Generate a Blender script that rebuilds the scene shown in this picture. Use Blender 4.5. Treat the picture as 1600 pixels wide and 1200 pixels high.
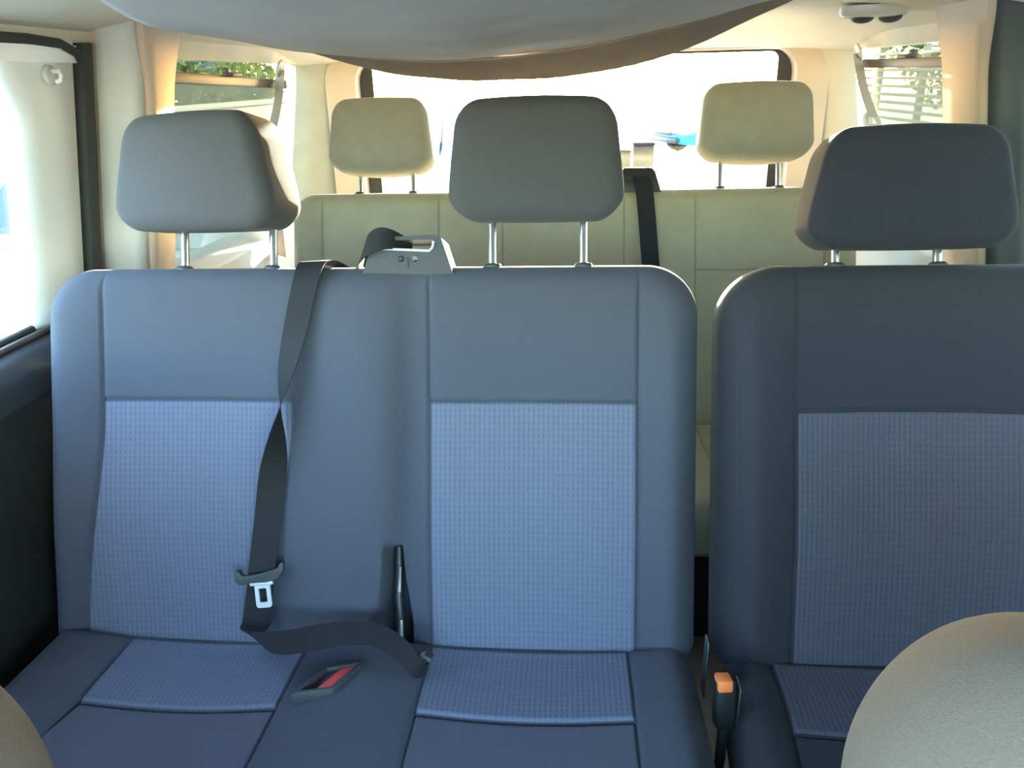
import bpy, bmesh, math, random
from mathutils import Vector, Matrix
random.seed(7)
for o in list(bpy.data.objects):
    bpy.data.objects.remove(o)
scene = bpy.context.scene
COL = scene.collection

# ------------------------------------------------------------------ camera
F_PX = 1186.0
yaw, pitch, roll = (math.radians(a) for a in (4.5, 22.0, 1.5))
fwd = Vector((-math.sin(yaw)*math.cos(pitch), math.cos(yaw)*math.cos(pitch), -math.sin(pitch)))
rgt = Vector((math.cos(yaw), math.sin(yaw), 0)); upv = rgt.cross(fwd)
R_ = rgt*math.cos(roll) - upv*math.sin(roll)
U_ = upv*math.cos(roll) + rgt*math.sin(roll)
cam = bpy.data.objects.new('camera', bpy.data.cameras.new('camera'))
COL.objects.link(cam)
cam.data.sensor_fit = 'HORIZONTAL'; cam.data.sensor_width = 36.0
cam.data.lens = 36.0*F_PX/1600.0
cam.data.clip_start = 0.02; cam.data.clip_end = 200
cam.matrix_world = Matrix(((R_.x, U_.x, -fwd.x, 0), (R_.y, U_.y, -fwd.y, 0), (R_.z, U_.z, -fwd.z, 1.28), (0, 0, 0, 1)))
scene.camera = cam

# ------------------------------------------------------------------ light
SUN_DIR = Vector((-0.13, -1.0, -0.085)).normalized()      # the way the sunlight travels
SUN_EL = math.asin(-SUN_DIR.z)
SUN_ROT = math.atan2(-SUN_DIR.x, -SUN_DIR.y)
world = bpy.data.worlds.new('world'); scene.world = world
world.use_nodes = True
wn = world.node_tree.nodes; wl = world.node_tree.links
wn.clear()
sky = wn.new('ShaderNodeTexSky'); sky.sky_type = 'NISHITA'; sky.sun_disc = False
sky.sun_elevation = SUN_EL+math.radians(3.0); sky.sun_rotation = SUN_ROT
sky.air_density = 1.0; sky.dust_density = 0.8; sky.ozone_density = 1.8
bg = wn.new('ShaderNodeBackground'); bg.inputs['Strength'].default_value = 0.8
wo = wn.new('ShaderNodeOutputWorld')
wl.new(sky.outputs[0], bg.inputs['Color']); wl.new(bg.outputs[0], wo.inputs['Surface'])
sun = bpy.data.objects.new('sun', bpy.data.lights.new('sun', 'SUN'))
COL.objects.link(sun)
sun.data.energy = 14.0; sun.data.angle = math.radians(0.6); sun.data.color = (1.0, 0.86, 0.66)
sun.rotation_euler = SUN_DIR.to_track_quat('-Z', 'Y').to_euler()
sun.location = (0, 0, 6)
vs = scene.view_settings
vs.view_transform = 'Standard'; vs.look = 'None'; vs.gamma = 1.0; vs.use_curve_mapping = False
vs.exposure = 3.1
if hasattr(scene, 'cycles'):
    scene.cycles.max_bounces = 10; scene.cycles.diffuse_bounces = 6
    scene.cycles.transparent_max_bounces = 24

# ------------------------------------------------------------------ materials
MATS = {}
def mat(name, color, rough=0.6, metal=0.0, noise=0.0, nscale=40.0, bump=0.0, bscale=200.0, sheen=0.0, trans=0.0, coat=0.0, spec=0.5):
    m = bpy.data.materials.new(name); m.use_nodes = True
    nt = m.node_tree; b = nt.nodes['Principled BSDF']
    b.inputs['Base Color'].default_value = (*color, 1)
    b.inputs['Roughness'].default_value = rough; b.inputs['Metallic'].default_value = metal
    b.inputs['Sheen Weight'].default_value = sheen; b.inputs['Coat Weight'].default_value = coat
    b.inputs['Specular IOR Level'].default_value = spec
    tc = nt.nodes.new('ShaderNodeTexCoord')
    if noise > 0:
        n = nt.nodes.new('ShaderNodeTexNoise'); n.inputs['Scale'].default_value = nscale; n.inputs['Detail'].default_value = 4
        nt.links.new(tc.outputs['Object'], n.inputs['Vector'])
        r = nt.nodes.new('ShaderNodeMapRange'); r.inputs[1].default_value = 0.3; r.inputs[2].default_value = 0.7
        r.inputs[3].default_value = 1-noise; r.inputs[4].default_value = 1+noise
        nt.links.new(n.outputs[0], r.inputs[0])
        mx = nt.nodes.new('ShaderNodeVectorMath'); mx.operation = 'SCALE'
        mx.inputs[0].default_value = color
        nt.links.new(r.outputs[0], mx.inputs['Scale']); nt.links.new(mx.outputs[0], b.inputs['Base Color'])
    if bump > 0:
        n2 = nt.nodes.new('ShaderNodeTexNoise'); n2.inputs['Scale'].default_value = bscale; n2.inputs['Detail'].default_value = 3
        nt.links.new(tc.outputs['Object'], n2.inputs['Vector'])
        bp = nt.nodes.new('ShaderNodeBump'); bp.inputs['Strength'].default_value = bump; bp.inputs['Distance'].default_value = 0.002
        nt.links.new(n2.outputs[0], bp.inputs['Height']); nt.links.new(bp.outputs[0], b.inputs['Normal'])
    if trans > 0:
        out = nt.nodes['Material Output']
        t = nt.nodes.new('ShaderNodeBsdfTranslucent'); t.inputs['Color'].default_value = (*color, 1)
        ms = nt.nodes.new('ShaderNodeMixShader'); ms.inputs[0].default_value = trans
        nt.links.new(b.outputs[0], ms.inputs[1]); nt.links.new(t.outputs[0], ms.inputs[2]); nt.links.new(ms.outputs[0], out.inputs['Surface'])
    MATS[name] = m
    return m
def math_node(nt, op, a, b=None):
    n = nt.nodes.new('ShaderNodeMath'); n.operation = op
    for i, v in enumerate((a, b)):
        if v is None: continue
        if isinstance(v, (int, float)): n.inputs[i].default_value = v
        else: nt.links.new(v, n.inputs[i])
    return n.outputs[0]
def rib_mat(name, light, dark, px=0.0080, py=0.0105):
    """woven seat fabric: fine upright ribs broken into short dashes (UV map in metres)"""
    m = mat(name, light, rough=0.95, sheen=0.03)
    nt = m.node_tree; b = nt.nodes['Principled BSDF']
    uv = nt.nodes.new('ShaderNodeUVMap'); uv.uv_map = 'metres'
    sp = nt.nodes.new('ShaderNodeSeparateXYZ'); nt.links.new(uv.outputs[0], sp.inputs[0])
    sx = math_node(nt, 'SINE', math_node(nt, 'MULTIPLY', sp.outputs[0], 2*math.pi/px))
    sy = math_node(nt, 'SINE', math_node(nt, 'MULTIPLY', sp.outputs[1], 2*math.pi/py))
    h = math_node(nt, 'MULTIPLY', math_node(nt, 'ADD', sx, 1), 0.5)
    g = math_node(nt, 'MULTIPLY', math_node(nt, 'ADD', math_node(nt, 'MULTIPLY', sy, 0.6), 1), 0.5)
    k = math_node(nt, 'MULTIPLY', math_node(nt, 'POWER', h, 3.0), g)
    n = nt.nodes.new('ShaderNodeTexNoise'); n.inputs['Scale'].default_value = 260
    tc = nt.nodes.new('ShaderNodeTexCoord'); nt.links.new(tc.outputs['Object'], n.inputs['Vector'])
    k2 = math_node(nt, 'ADD', k, math_node(nt, 'MULTIPLY', math_node(nt, 'SUBTRACT', n.outputs[0], 0.5), 0.5))
    mx = nt.nodes.new('ShaderNodeMix'); mx.data_type = 'RGBA'
    mx.inputs[6].default_value = (*light, 1); mx.inputs[7].default_value = (*dark, 1)
    mx.clamp_factor = True
    nt.links.new(k2, mx.inputs[0]); nt.links.new(mx.outputs[2], b.inputs['Base Color'])
    bp = nt.nodes.new('ShaderNodeBump'); bp.inputs['Strength'].default_value = 0.5; bp.inputs['Distance'].default_value = 0.0015
    bp.invert = True
    nt.links.new(k, bp.inputs['Height']); nt.links.new(bp.outputs[0], b.inputs['Normal'])
    return m
def glass_mat(name, tint=(0.93, 0.96, 0.95), gloss=0.05):
    m = bpy.data.materials.new(name); m.use_nodes = True
    nt = m.node_tree; nt.nodes.clear()
    out = nt.nodes.new('ShaderNodeOutputMaterial'); t = nt.nodes.new('ShaderNodeBsdfTransparent'); g = nt.nodes.new('ShaderNodeBsdfGlossy')
    t.inputs[0].default_value = (*tint, 1); g.inputs['Roughness'].default_value = 0.02
    ms = nt.nodes.new('ShaderNodeMixShader'); ms.inputs[0].default_value = gloss
    nt.links.new(t.outputs[0], ms.inputs[1]); nt.links.new(g.outputs[0], ms.inputs[2]); nt.links.new(ms.outputs[0], out.inputs[0])
    MATS[name] = m
    return m
def mesh_mat(name, color, open_=0.5, pitch_=0.0035):
    """sun shade netting: pale threads with open holes"""
    m = bpy.data.materials.new(name); m.use_nodes = True
    nt = m.node_tree; nt.nodes.clear()
    out = nt.nodes.new('ShaderNodeOutputMaterial'); t = nt.nodes.new('ShaderNodeBsdfTransparent')
    d = nt.nodes.new('ShaderNodeBsdfDiffuse'); d.inputs[0].default_value = (*color, 1)
    tl = nt.nodes.new('ShaderNodeBsdfTranslucent'); tl.inputs[0].default_value = (*color, 1)
    a = nt.nodes.new('ShaderNodeMixShader'); a.inputs[0].default_value = 0.45
    nt.links.new(d.outputs[0], a.inputs[1]); nt.links.new(tl.outputs[0], a.inputs[2])
    tc = nt.nodes.new('ShaderNodeTexCoord'); sp = nt.nodes.new('ShaderNodeSeparateXYZ'); nt.links.new(tc.outputs['Object'], sp.inputs[0])
    p1 = math_node(nt, 'ADD', sp.outputs[1], sp.outputs[2]); p2 = math_node(nt, 'SUBTRACT', sp.outputs[1], sp.outputs[2])
    s1 = math_node(nt, 'SINE', math_node(nt, 'MULTIPLY', p1, 2*math.pi/pitch_)); s2 = math_node(nt, 'SINE', math_node(nt, 'MULTIPLY', p2, 2*math.pi/pitch_))
    mxm = math_node(nt, 'MAXIMUM', s1, s2)
    fac = math_node(nt, 'LESS_THAN', mxm, open_)
    ms = nt.nodes.new('ShaderNodeMixShader')
    nt.links.new(fac, ms.inputs[0]); nt.links.new(a.outputs[0], ms.inputs[1]); nt.links.new(t.outputs[0], ms.inputs[2]); nt.links.new(ms.outputs[0], out.inputs[0])
    MATS[name] = m
    return m

mat('fabric', (0.050, 0.056, 0.080), 0.95, noise=0.08, nscale=500, bump=0.25, bscale=900, sheen=0.03)
mat('fabric_shaded', (0.021, 0.0225, 0.034), 0.95, noise=0.10, nscale=500, bump=0.3, bscale=900, sheen=0.03)  # same seat fabric with shade painted into the colour, for the single seat
mat('fabric_head', (0.058, 0.056, 0.060), 0.95, noise=0.10, nscale=500, bump=0.3, bscale=900, sheen=0.03)
rib_mat('fabric_rib', (0.106, 0.117, 0.174), (0.068, 0.076, 0.116))
rib_mat('fabric_rib_shaded', (0.066, 0.068, 0.100), (0.042, 0.044, 0.066))  # ribbed weave darkened likewise, painted shade for the single seat
mat('fabric_mid', (0.072, 0.073, 0.104), 0.95, noise=0.1, nscale=500, bump=0.3, bscale=900, sheen=0.03)
mat('steel_light', (0.62, 0.65, 0.70), 0.4, metal=0.5)
mat('trim_dark', (0.045, 0.052, 0.054), 0.6, bump=0.1, bscale=500)
mat('fabric_side', (0.108, 0.084, 0.074), 0.95, noise=0.1, nscale=500, bump=0.3, bscale=900, sheen=0.03)
mat('vinyl', (0.285, 0.262, 0.178), 0.55, noise=0.05, nscale=20, bump=0.25, bscale=260)
mat('vinyl_cover', (0.27, 0.25, 0.195), 0.7, noise=0.06, nscale=25, bump=0.4, bscale=60)
mat('trim_beige', (0.52, 0.40, 0.31), 0.6, noise=0.03, nscale=10, bump=0.1, bscale=500)
mat('trim_sand', (0.52, 0.45, 0.37), 0.6, noise=0.03, nscale=10, bump=0.1, bscale=500)
mat('trim_grey', (0.50, 0.49, 0.45), 0.6, noise=0.03, nscale=10, bump=0.1, bscale=500)
mat('trim_cloth', (0.40, 0.39, 0.33), 0.9, noise=0.08, nscale=12, bump=0.3, bscale=120)
mat('headliner', (0.74, 0.65, 0.51), 0.95, noise=0.04, nscale=8, bump=0.2, bscale=400)
mat('cloth', (0.52, 0.48, 0.445), 0.95, noise=0.05, nscale=9, bump=0.2, bscale=500, trans=0.18)
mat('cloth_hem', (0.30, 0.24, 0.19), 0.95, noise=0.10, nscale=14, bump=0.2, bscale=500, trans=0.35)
mat('door_paint', (0.82, 0.82, 0.79), 0.35, coat=0.3)
mat('door_panel', (0.022, 0.021, 0.020), 0.7, noise=0.15, nscale=60, bump=0.4, bscale=500)
mat('black_plastic', (0.016, 0.017, 0.019), 0.42, bump=0.15, bscale=700)
mat('grey_plastic', (0.040, 0.042, 0.050), 0.6, bump=0.15, bscale=700)
mat('rubber', (0.03, 0.032, 0.03), 0.75)
mat('seam', (0.03, 0.034, 0.042), 0.95)
mat('seam_vinyl', (0.13, 0.115, 0.075), 0.9)
mat('webbing', (0.016, 0.016, 0.019), 0.8, noise=0.1, nscale=300, spec=0.25)
mat('webbing_beige', (0.50, 0.40, 0.32), 0.7, noise=0.06, nscale=300)
mat('chrome', (0.80, 0.81, 0.84), 0.14, metal=1.0)
mat('steel', (0.42, 0.43, 0.45), 0.35, metal=1.0)
mat('red', (0.62, 0.06, 0.07), 0.45)
mat('orange', (0.90, 0.22, 0.06), 0.45)
mat('rod', (0.085, 0.06, 0.05), 0.5)
mat('carpet', (0.045, 0.043, 0.040), 1.0, noise=0.3, nscale=300, bump=0.6, bscale=500)
mat('carpet_beige', (0.36, 0.32, 0.24), 0.95, noise=0.1, nscale=200, bump=0.4, bscale=500)
mat('lens', (0.55, 0.54, 0.50), 0.25)
mat('asphalt', (0.44, 0.42, 0.38), 0.95, noise=0.15, nscale=30, bump=0.4, bscale=60)
mat('concrete', (0.50, 0.48, 0.43), 0.9, noise=0.1, nscale=6, bump=0.3, bscale=60)
mat('paint_silver', (0.60, 0.61, 0.62), 0.3, metal=0.3, coat=0.6)
mat('paint_white', (0.80, 0.80, 0.80), 0.3, coat=0.6)
mat('paint_blue', (0.04, 0.20, 0.55), 0.3, coat=0.6)
mat('car_glass', (0.03, 0.035, 0.04), 0.05, spec=0.8)
mat('tyre', (0.015, 0.015, 0.015), 0.85)
mat('alloy', (0.55, 0.55, 0.56), 0.3, metal=0.9)
mat('fence', (0.34, 0.31, 0.24), 0.7, noise=0.1, nscale=20)
mat('leaf', (0.13, 0.17, 0.045), 0.6, trans=0.3)
mat('bark', (0.12, 0.085, 0.06), 0.95, noise=0.2, nscale=30)
mat('sheet_metal', (0.56, 0.60, 0.58), 0.5, noise=0.06, nscale=4)
mat('bin', (0.010, 0.012, 0.012), 0.95, spec=0.05)
mat('amber', (0.55, 0.42, 0.30), 0.7)
glass_mat('glass'); glass_mat('glass_tint', (0.46, 0.48, 0.44), 0.06)
mesh_mat('net', (0.30, 0.29, 0.23), open_=0.25)

# ------------------------------------------------------------------ scene helpers
ORG = {}
def link(o, parent=None):
    COL.objects.link(o)
    if parent is not None: o.parent = parent
    return o
def tag(o, label=None, cat=None, group=None, kind=None):
    if label: o['label'] = label
    if cat: o['category'] = cat
    if group: o['group'] = group
    if kind: o['kind'] = kind
    return o
def thing(name, loc, label, cat, group=None):
    o = bpy.data.objects.new(name, None); o.empty_display_size = 0.05
    link(o); o.location = loc; ORG[o.name] = Vector(loc)
    return tag(o, label, cat, group)
class MB:
    def __init__(s): s.v = []; s.f = []; s.uv = None
    def add(s, vs_, fs_):
        n = len(s.v); s.v += [Vector(p) for p in vs_]; s.f += [tuple(n+i for i in q) for q in fs_]; return s
    def box(s, x0, x1, y0, y1, z0, z1, bev=0.0, seg=2):
        bm = bmesh.new(); bmesh.ops.create_cube(bm, size=1.0)
        for v in bm.verts: v.co = Vector(((x0+x1)/2+v.co.x*(x1-x0), (y0+y1)/2+v.co.y*(y1-y0), (z0+z1)/2+v.co.z*(z1-z0)))
        if bev > 0: bmesh.ops.bevel(bm, geom=list(bm.edges), offset=bev, segments=seg, affect='EDGES', profile=0.5)
        s.addbm(bm); return s
    def obox(s, c, ax, ay, az, hx, hy, hz, bev=0.0, seg=2):
        bm = bmesh.new(); bmesh.ops.create_cube(bm, size=2.0)
        for v in bm.verts: v.co = Vector((v.co.x*hx, v.co.y*hy, v.co.z*hz))
        if bev > 0: bmesh.ops.bevel(bm, geom=list(bm.edges), offset=bev, segments=seg, affect='EDGES', profile=0.5)
        c = Vector(c); ax = Vector(ax).normalized(); ay = Vector(ay).normalized(); az = Vector(az).normalized()
        for v in bm.verts: v.co = c+ax*v.co.x+ay*v.co.y+az*v.co.z
        s.addbm(bm); return s
    def addbm(s, bm):
        bm.verts.ensure_lookup_table(); bm.verts.index_update()
        s.add([v.co.copy() for v in bm.verts], [[v.index for v in f.verts] for f in bm.faces]); bm.free()
    def prism(s, poly, ext, bev=0.0):
        """poly: list of 3D points (planar), ext: extrusion vector"""
        n = len(poly); a = [Vector(p) for p in poly]; e = Vector(ext)
        bm = bmesh.new(); v0 = [bm.verts.new(p) for p in a]; v1 = [bm.verts.new(p+e) for p in a]
        bm.faces.new(v0[::-1]); bm.faces.new(v1)
        for i in range(n): bm.faces.new((v0[i], v0[(i+1) % n], v1[(i+1) % n], v1[i]))
        bmesh.ops.recalc_face_normals(bm, faces=list(bm.faces))
        if bev > 0: bmesh.ops.bevel(bm, geom=list(bm.edges), offset=bev, segments=2, affect='EDGES', profile=0.5)
        s.addbm(bm); return s
    def tube(s, pts, r, n=12, cap=True):
        pts = [Vector(p) for p in pts]; k = len(pts); rs = r if isinstance(r, (list, tuple)) else [r]*k
        base = len(s.v); prev = None
        for i, p in enumerate(pts):
            t = (pts[min(i+1, k-1)]-pts[max(i-1, 0)]).normalized()
            if prev is None:
                a = t.orthogonal().normalized()
            else:
                a = (prev-t*prev.dot(t)).normalized()
            prev = a; b = t.cross(a)
            for j in range(n):
                an = 2*math.pi*j/n; s.v.append(p+(a*math.cos(an)+b*math.sin(an))*rs[i])
        for i in range(k-1):
            for j in range(n):
                s.f.append((base+i*n+j, base+i*n+(j+1) % n, base+(i+1)*n+(j+1) % n, base+(i+1)*n+j))
        if cap:
            s.f.append(tuple(base+j for j in range(n))[::-1]); s.f.append(tuple(base+(k-1)*n+j for j in range(n)))
        return s
    def lathe(s, c, axis, prof, n=24):
        c = Vector(c); ax = Vector(axis).normalized(); a = ax.orthogonal().normalized(); b = ax.cross(a); base = len(s.v); k = len(prof)
        for (r, h) in prof:
            for j in range(n):
                an = 2*math.pi*j/n; s.v.append(c+ax*h+(a*math.cos(an)+b*math.sin(an))*max(r, 1e-5))
        for i in range(k-1):
            for j in range(n):
                s.f.append((base+i*n+j, base+i*n+(j+1) % n, base+(i+1)*n+(j+1) % n, base+(i+1)*n+j))
        return s
    def grid(s, rows, closed=False):
        base = len(s.v); m = len(rows); n = len(rows[0])
        for r in rows: s.v += [Vector(p) for p in r]
        for i in range(m-1):
            for j in range(n-1 if not closed else n):
                s.f.append((base+i*n+j, base+i*n+(j+1) % n, base+(i+1)*n+(j+1) % n, base+(i+1)*n+j))
        return s
    def build(s, name, m, parent=None, angle=38, uvs=None, solid=0.0, recalc=True):
        me = bpy.data.meshes.new(name)
        off = Vector((0, 0, 0))
        if parent is not None:
            root = parent
            while root.parent is not None: root = root.parent
            off = ORG.get(root.name, Vector((0, 0, 0)))
        me.from_pydata([tuple(p-off) for p in s.v], [], s.f)
        if recalc:
            bm = bmesh.new(); bm.from_mesh(me); bmesh.ops.recalc_face_normals(bm, faces=list(bm.faces)); bm.to_mesh(me); bm.free()
        if uvs is not None:
            lay = me.uv_layers.new(name='metres')
            vi = [0]*len(me.loops); me.loops.foreach_get('vertex_index', vi)
            flat = [c for i in vi for c in uvs[i]]
            lay.data.foreach_set('uv', flat)
        me.polygons.foreach_set('use_smooth', [True]*len(me.polygons))
        me.set_sharp_from_angle(angle=math.radians(angle))
        me.materials.append(MATS[m]); me.update()
        o = bpy.data.objects.new(name, me); link(o, parent)
        if parent is None: ORG[o.name] = Vector((0, 0, 0))
        if solid:
            md = o.modifiers.new('solidify', 'SOLIDIFY'); md.thickness = solid; md.offset = 0
        return o
def struct(o):
    o['kind'] = 'structure'; return o
def sstep(a, b, x):
    t = min(1.0, max(0.0, (x-a)/(b-a))); return t*t*(3-2*t)
def catmull(pts, n):
    """interpolate a list of equal-length tuples"""
    out = []; k = len(pts)
    for i in range(k-1):
        p0, p1, p2, p3 = pts[max(i-1, 0)], pts[i], pts[i+1], pts[min(i+2, k-1)]
        for j in range(n):
            t = j/n
            out.append(tuple(0.5*((2*b)+(-a+c)*t+(2*a-5*b+4*c-d)*t*t+(-a+3*b-3*c+d)*t*t*t) for a, b, c, d in zip(p0, p1, p2, p3)))
    out.append(tuple(pts[-1])); return out
def ribbon(points, width, thick=0.0013, n=10):
    """points: (x,y,z, wx,wy,wz[, w]) centre and width direction"""
    mb = MB(); rows = []
    pts = catmull(points, n); uv = []
    for i, q in enumerate(pts):
        c = Vector(q[:3]); w = Vector(q[3:6]).normalized(); ww = q[6] if len(q) > 6 else width
        t = Vector(pts[min(i+1, len(pts)-1)][:3])-Vector(pts[max(i-1, 0)][:3])
        nn = t.cross(w).normalized()
        rows.append([c-w*ww/2-nn*thick/2, c+w*ww/2-nn*thick/2, c+w*ww/2+nn*thick/2, c-w*ww/2+nn*thick/2])
    mb.grid(rows, closed=True)
    b = len(mb.v); mb.f.append((0, 1, 2, 3)); mb.f.append((b-4, b-3, b-2, b-1))
    return mb

def axis_samples(a, b, R, step, extra=(), nr=7):
    """sample positions, dense in the rolled edge band and around the seams"""
    s = set()
    for i in range(nr+1):
        d = R*(1-math.cos(math.pi/2*i/nr)); s.add(round(a+d, 5)); s.add(round(b-d, 5))
    n = max(2, int((b-a-2*R)/step))
    for i in range(n+1): s.add(round(a+R+(b-a-2*R)*i/n, 5))
    for e in extra:
        for d in (-.009, -.006, -.004, -.0025, -.0012, 0, .0012, .0025, .004, .006, .009):
            if a+1e-4 < e+d < b-1e-4: s.add(round(e+d, 5))
    l = sorted(s); out = [l[0]]
    for x in l[1:]:
        if x-out[-1] > 0.0006: out.append(x)
    out[-1] = l[-1]
    return out
class Pad:
    """upholstered pad: rounded-rectangle outline, rolled edge, relief on the face"""
    def __init__(s, O, A, B, N, u0, u1, v0, v1, T, rc, R, relief=None, step=0.012, useams=(), vseams=(), warp=None, Rb=None):
        s.O, s.A, s.B, s.N = Vector(O), Vector(A), Vector(B), Vector(N)
        s.u0, s.u1, s.v0, s.v1, s.T, s.rc, s.R = u0, u1, v0, v1, T, rc, R
        s.relief = relief or (lambda u, v: 0.0); s.warp = warp or (lambda u, v: (u, v)); s.Rb = Rb or R*0.6
        ex_u = list(useams)+[u0+rc[0], u1-rc[1]]; ex_v = list(vseams)
        s.us = axis_samples(u0, u1, R, step, useams); s.vs = axis_samples(v0, v1, R, step, vseams)
    def corner(s, u, v):
        tl, tr, br, bl = s.rc
        for r, cu, cv, su, sv in ((tl, s.u0, s.v1, -1, 1), (tr, s.u1, s.v1, 1, 1), (br, s.u1, s.v0, 1, -1), (bl, s.u0, s.v0, -1, -1)):
            if r <= 0: continue
            ou, ov = cu-su*r, cv-sv*r
            x, y = (u-ou)*su/r, (v-ov)*sv/r
            if x > 0 and y > 0:
                x2, y2 = x*math.sqrt(1-y*y/2), y*math.sqrt(1-x*x/2)
                return ou+su*r*x2, ov+sv*r*y2, r*(1-math.hypot(x2, y2))
        return u, v, min(u-s.u0, s.u1-u, v-s.v0, s.v1-v)
    def depth(s, e, R): 
        e = max(e, 0.0)
        return -(R-math.sqrt(max(0.0, R*R-(R-e)**2))) if e < R else 0.0
    def point(s, u, v, lift=0.0):
        a, b, e = s.corner(u, v)
        d = s.depth(e, s.R)+s.relief(a, b)*sstep(0, s.R*1.2, e)+lift
        a, b = s.warp(a, b)
        return s.O+s.A*a+s.B*b+s.N*d
    def build(s, name, m, parent, back=True):
        mb = MB(); uvs = []; nu, nv = len(s.us), len(s.vs)
        mb.grid([[s.point(u, v) for u in s.us] for v in s.vs])
        for v in s.vs:
            for u in s.us: uvs.append((u, v))
        idx = lambda i, j: i*nu+j
        ring = [(0, j) for j in range(nu)]+[(i, nu-1) for i in range(1, nv)]+[(nv-1, j) for j in range(nu-2, -1, -1)]+[(i, 0) for i in range(nv-2, 0, -1)]
        prev = [idx(i, j) for i, j in ring]
        cu, cv = (s.u0+s.u1)/2, (s.v0+s.v1)/2
        K = 6
        for k in range(0, K+1):
            th = math.pi/2*k/K
            ins = s.Rb*(1-math.cos(th)); dd = -s.T+s.Rb*(1-math.sin(th))
            cur = []
            for (i, j) in ring:
                a, b, e = s.corner(s.us[j], s.vs[i])
                hu, hv = (s.u1-s.u0)/2, (s.v1-s.v0)/2
                a = cu+(a-cu)*(1-ins/hu); b = cv+(b-cv)*(1-ins/hv)
                a2, b2 = s.warp(a, b)
                mb.v.append(s.O+s.A*a2+s.B*b2+s.N*dd); uvs.append((a, b)); cur.append(len(mb.v)-1)
            n = len(ring)
            for q in range(n): mb.f.append((prev[q], prev[(q+1) % n], cur[(q+1) % n], cur[q]))
            prev = cur
        a2, b2 = s.warp(cu, cv); mb.v.append(s.O+s.A*a2+s.B*b2-s.N*s.T); uvs.append((cu, cv)); c = len(mb.v)-1
        n = len(prev)
        for q in range(n): mb.f.append((prev[q], prev[(q+1) % n], c))
        return mb.build(name, m, parent, uvs=uvs, angle=60)
    def patch(s, name, m, parent, a0, a1, b0, b1, lift=0.0012):
        """a panel sewn into the face: sides a0(v), a1(v), ends b0, b1(u)"""
        fa0 = a0 if callable(a0) else (lambda v: a0); fa1 = a1 if callable(a1) else (lambda v: a1)
        fb1 = b1 if callable(b1) else (lambda u: b1); fb0 = b0 if callable(b0) else (lambda u: b0)
        mb = MB(); uvs = []; rows = []
        nu, nv = 60, 70
        for i in range(nv+1):
            row = []
            for j in range(nu+1):
                tj = 0.5-0.5*math.cos(math.pi*j/nu)*1.0; tj = 0.6*tj+0.4*j/nu
                ti = 0.5-0.5*math.cos(math.pi*i/nv); ti = 0.6*ti+0.4*i/nv
                um = (fa0(0)+fa1(0))/2
                b = fb0(um)+(fb1(um)-fb0(um))*ti
                u = fa0(b)+(fa1(b)-fa0(b))*tj
                v = fb0(u)+(fb1(u)-fb0(u))*ti
                edge = min(i, nv-i, j, nu-j)
                row.append(s.point(u, v, lift if edge > 0 else -0.002)); uvs.append((u, v))
            rows.append(row)
        mb.grid(rows)
        return mb.build(name, m, parent, uvs=uvs, angle=70)
    def seamline(s, name, m, parent, pts, r=0.0011, lift=-0.0006, n=40):
        out = []
        for k in range(len(pts)-1):
            for i in range(n):
                t = i/n; out.append(s.point(pts[k][0]+(pts[k+1][0]-pts[k][0])*t, pts[k][1]+(pts[k+1][1]-pts[k][1])*t, lift))
        out.append(s.point(*pts[-1], lift))
        return MB().tube(out, r, n=6).build(name, m, parent)
def groove(x, c, depth=0.004, w=0.0032):
    t = (x-c)/w
    return -depth*math.exp(-t*t) if abs(t) < 4 else 0.0
def bump(x, a, b, h):
    """smooth hump between a and b"""
    if x <= a or x >= b: return 0.0
    t = (x-a)/(b-a); return h*math.sin(math.pi*t)**1.0

# ------------------------------------------------------------------ the van's shell
def wall_x(z):
    """inner half width of the cabin at height z"""
    if z < 0.86: return 0.965
    return 0.965-(z-0.86)*0.19
CEIL = 1.425
def ceil_z(x, y):
    t = min(1.0, abs(x)/0.88)
    z = CEIL-0.055*t**5
    z -= 0.075*sstep(2.30, 2.74, y)*(1-0.4*t**5)
    return z
# floor
struct(MB().box(-0.97, 0.97, -1.3, 2.8, -0.06, 0.0).build('floor', 'carpet'))
fm = MB().box(-0.30, 0.62, 1.02, 1.75, 0.0, 0.012, 0.004).build('floor_mat', 'carpet_beige')
tag(fm, 'beige rubber floor mat behind the middle row seats', 'floor mat')
# headliner
rows = []
ny = 60; nx = 48
for i in range(ny+1):
    y = -0.60+3.36*i/ny
    rows.append([(-0.90+1.80*j/nx, y, ceil_z(-0.90+1.80*j/nx, y)) for j in range(nx+1)])
hl = MB().grid(rows)
for r in (0,): pass
b = len(hl.v)
hl.add([(-0.88, -0.60, 1.49), (0.88, -0.60, 1.49), (0.88, 2.80, 1.49), (-0.88, 2.80, 1.49)], [(0, 1, 2, 3)])
struct(hl.build('ceiling', 'headliner', recalc=False))
# side walls below the windows and the roof rails above them
def strip(mb, side, y0, y1, z0, z1, th=0.05, n=8, inset=0.0):
    """a piece of side wall following the cabin profile"""
    rows = []
    for k in range(n+1):
        z = z0+(z1-z0)*k/n; x = wall_x(z)-inset
        rows.append((x, z))
    poly = [(side*x, y0, z) for x, z in rows]+[(side*(x+th), y0, z) for x, z in rows[::-1]]
    mb.prism(poly, (0, y1-y0, 0))
ZS, ZT = 0.865, 1.335      # window sill and window top
for side, nm in ((-1, 'left'), (1, 'right')):
    mb = MB(); strip(mb, side, 0.36, 2.78, 0.0, ZS-0.03, 0.06); strip(mb, side, -1.28, 0.36, 0.0, 0.70, 0.06)
    struct(mb.build('wall_'+nm, 'door_panel'))
    mb = MB(); strip(mb, side, -0.62, 2.78, ZT, 1.50, 0.012, n=3)
    struct(mb.build('trim_'+('1' if side < 0 else '2'), 'headliner'))
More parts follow.
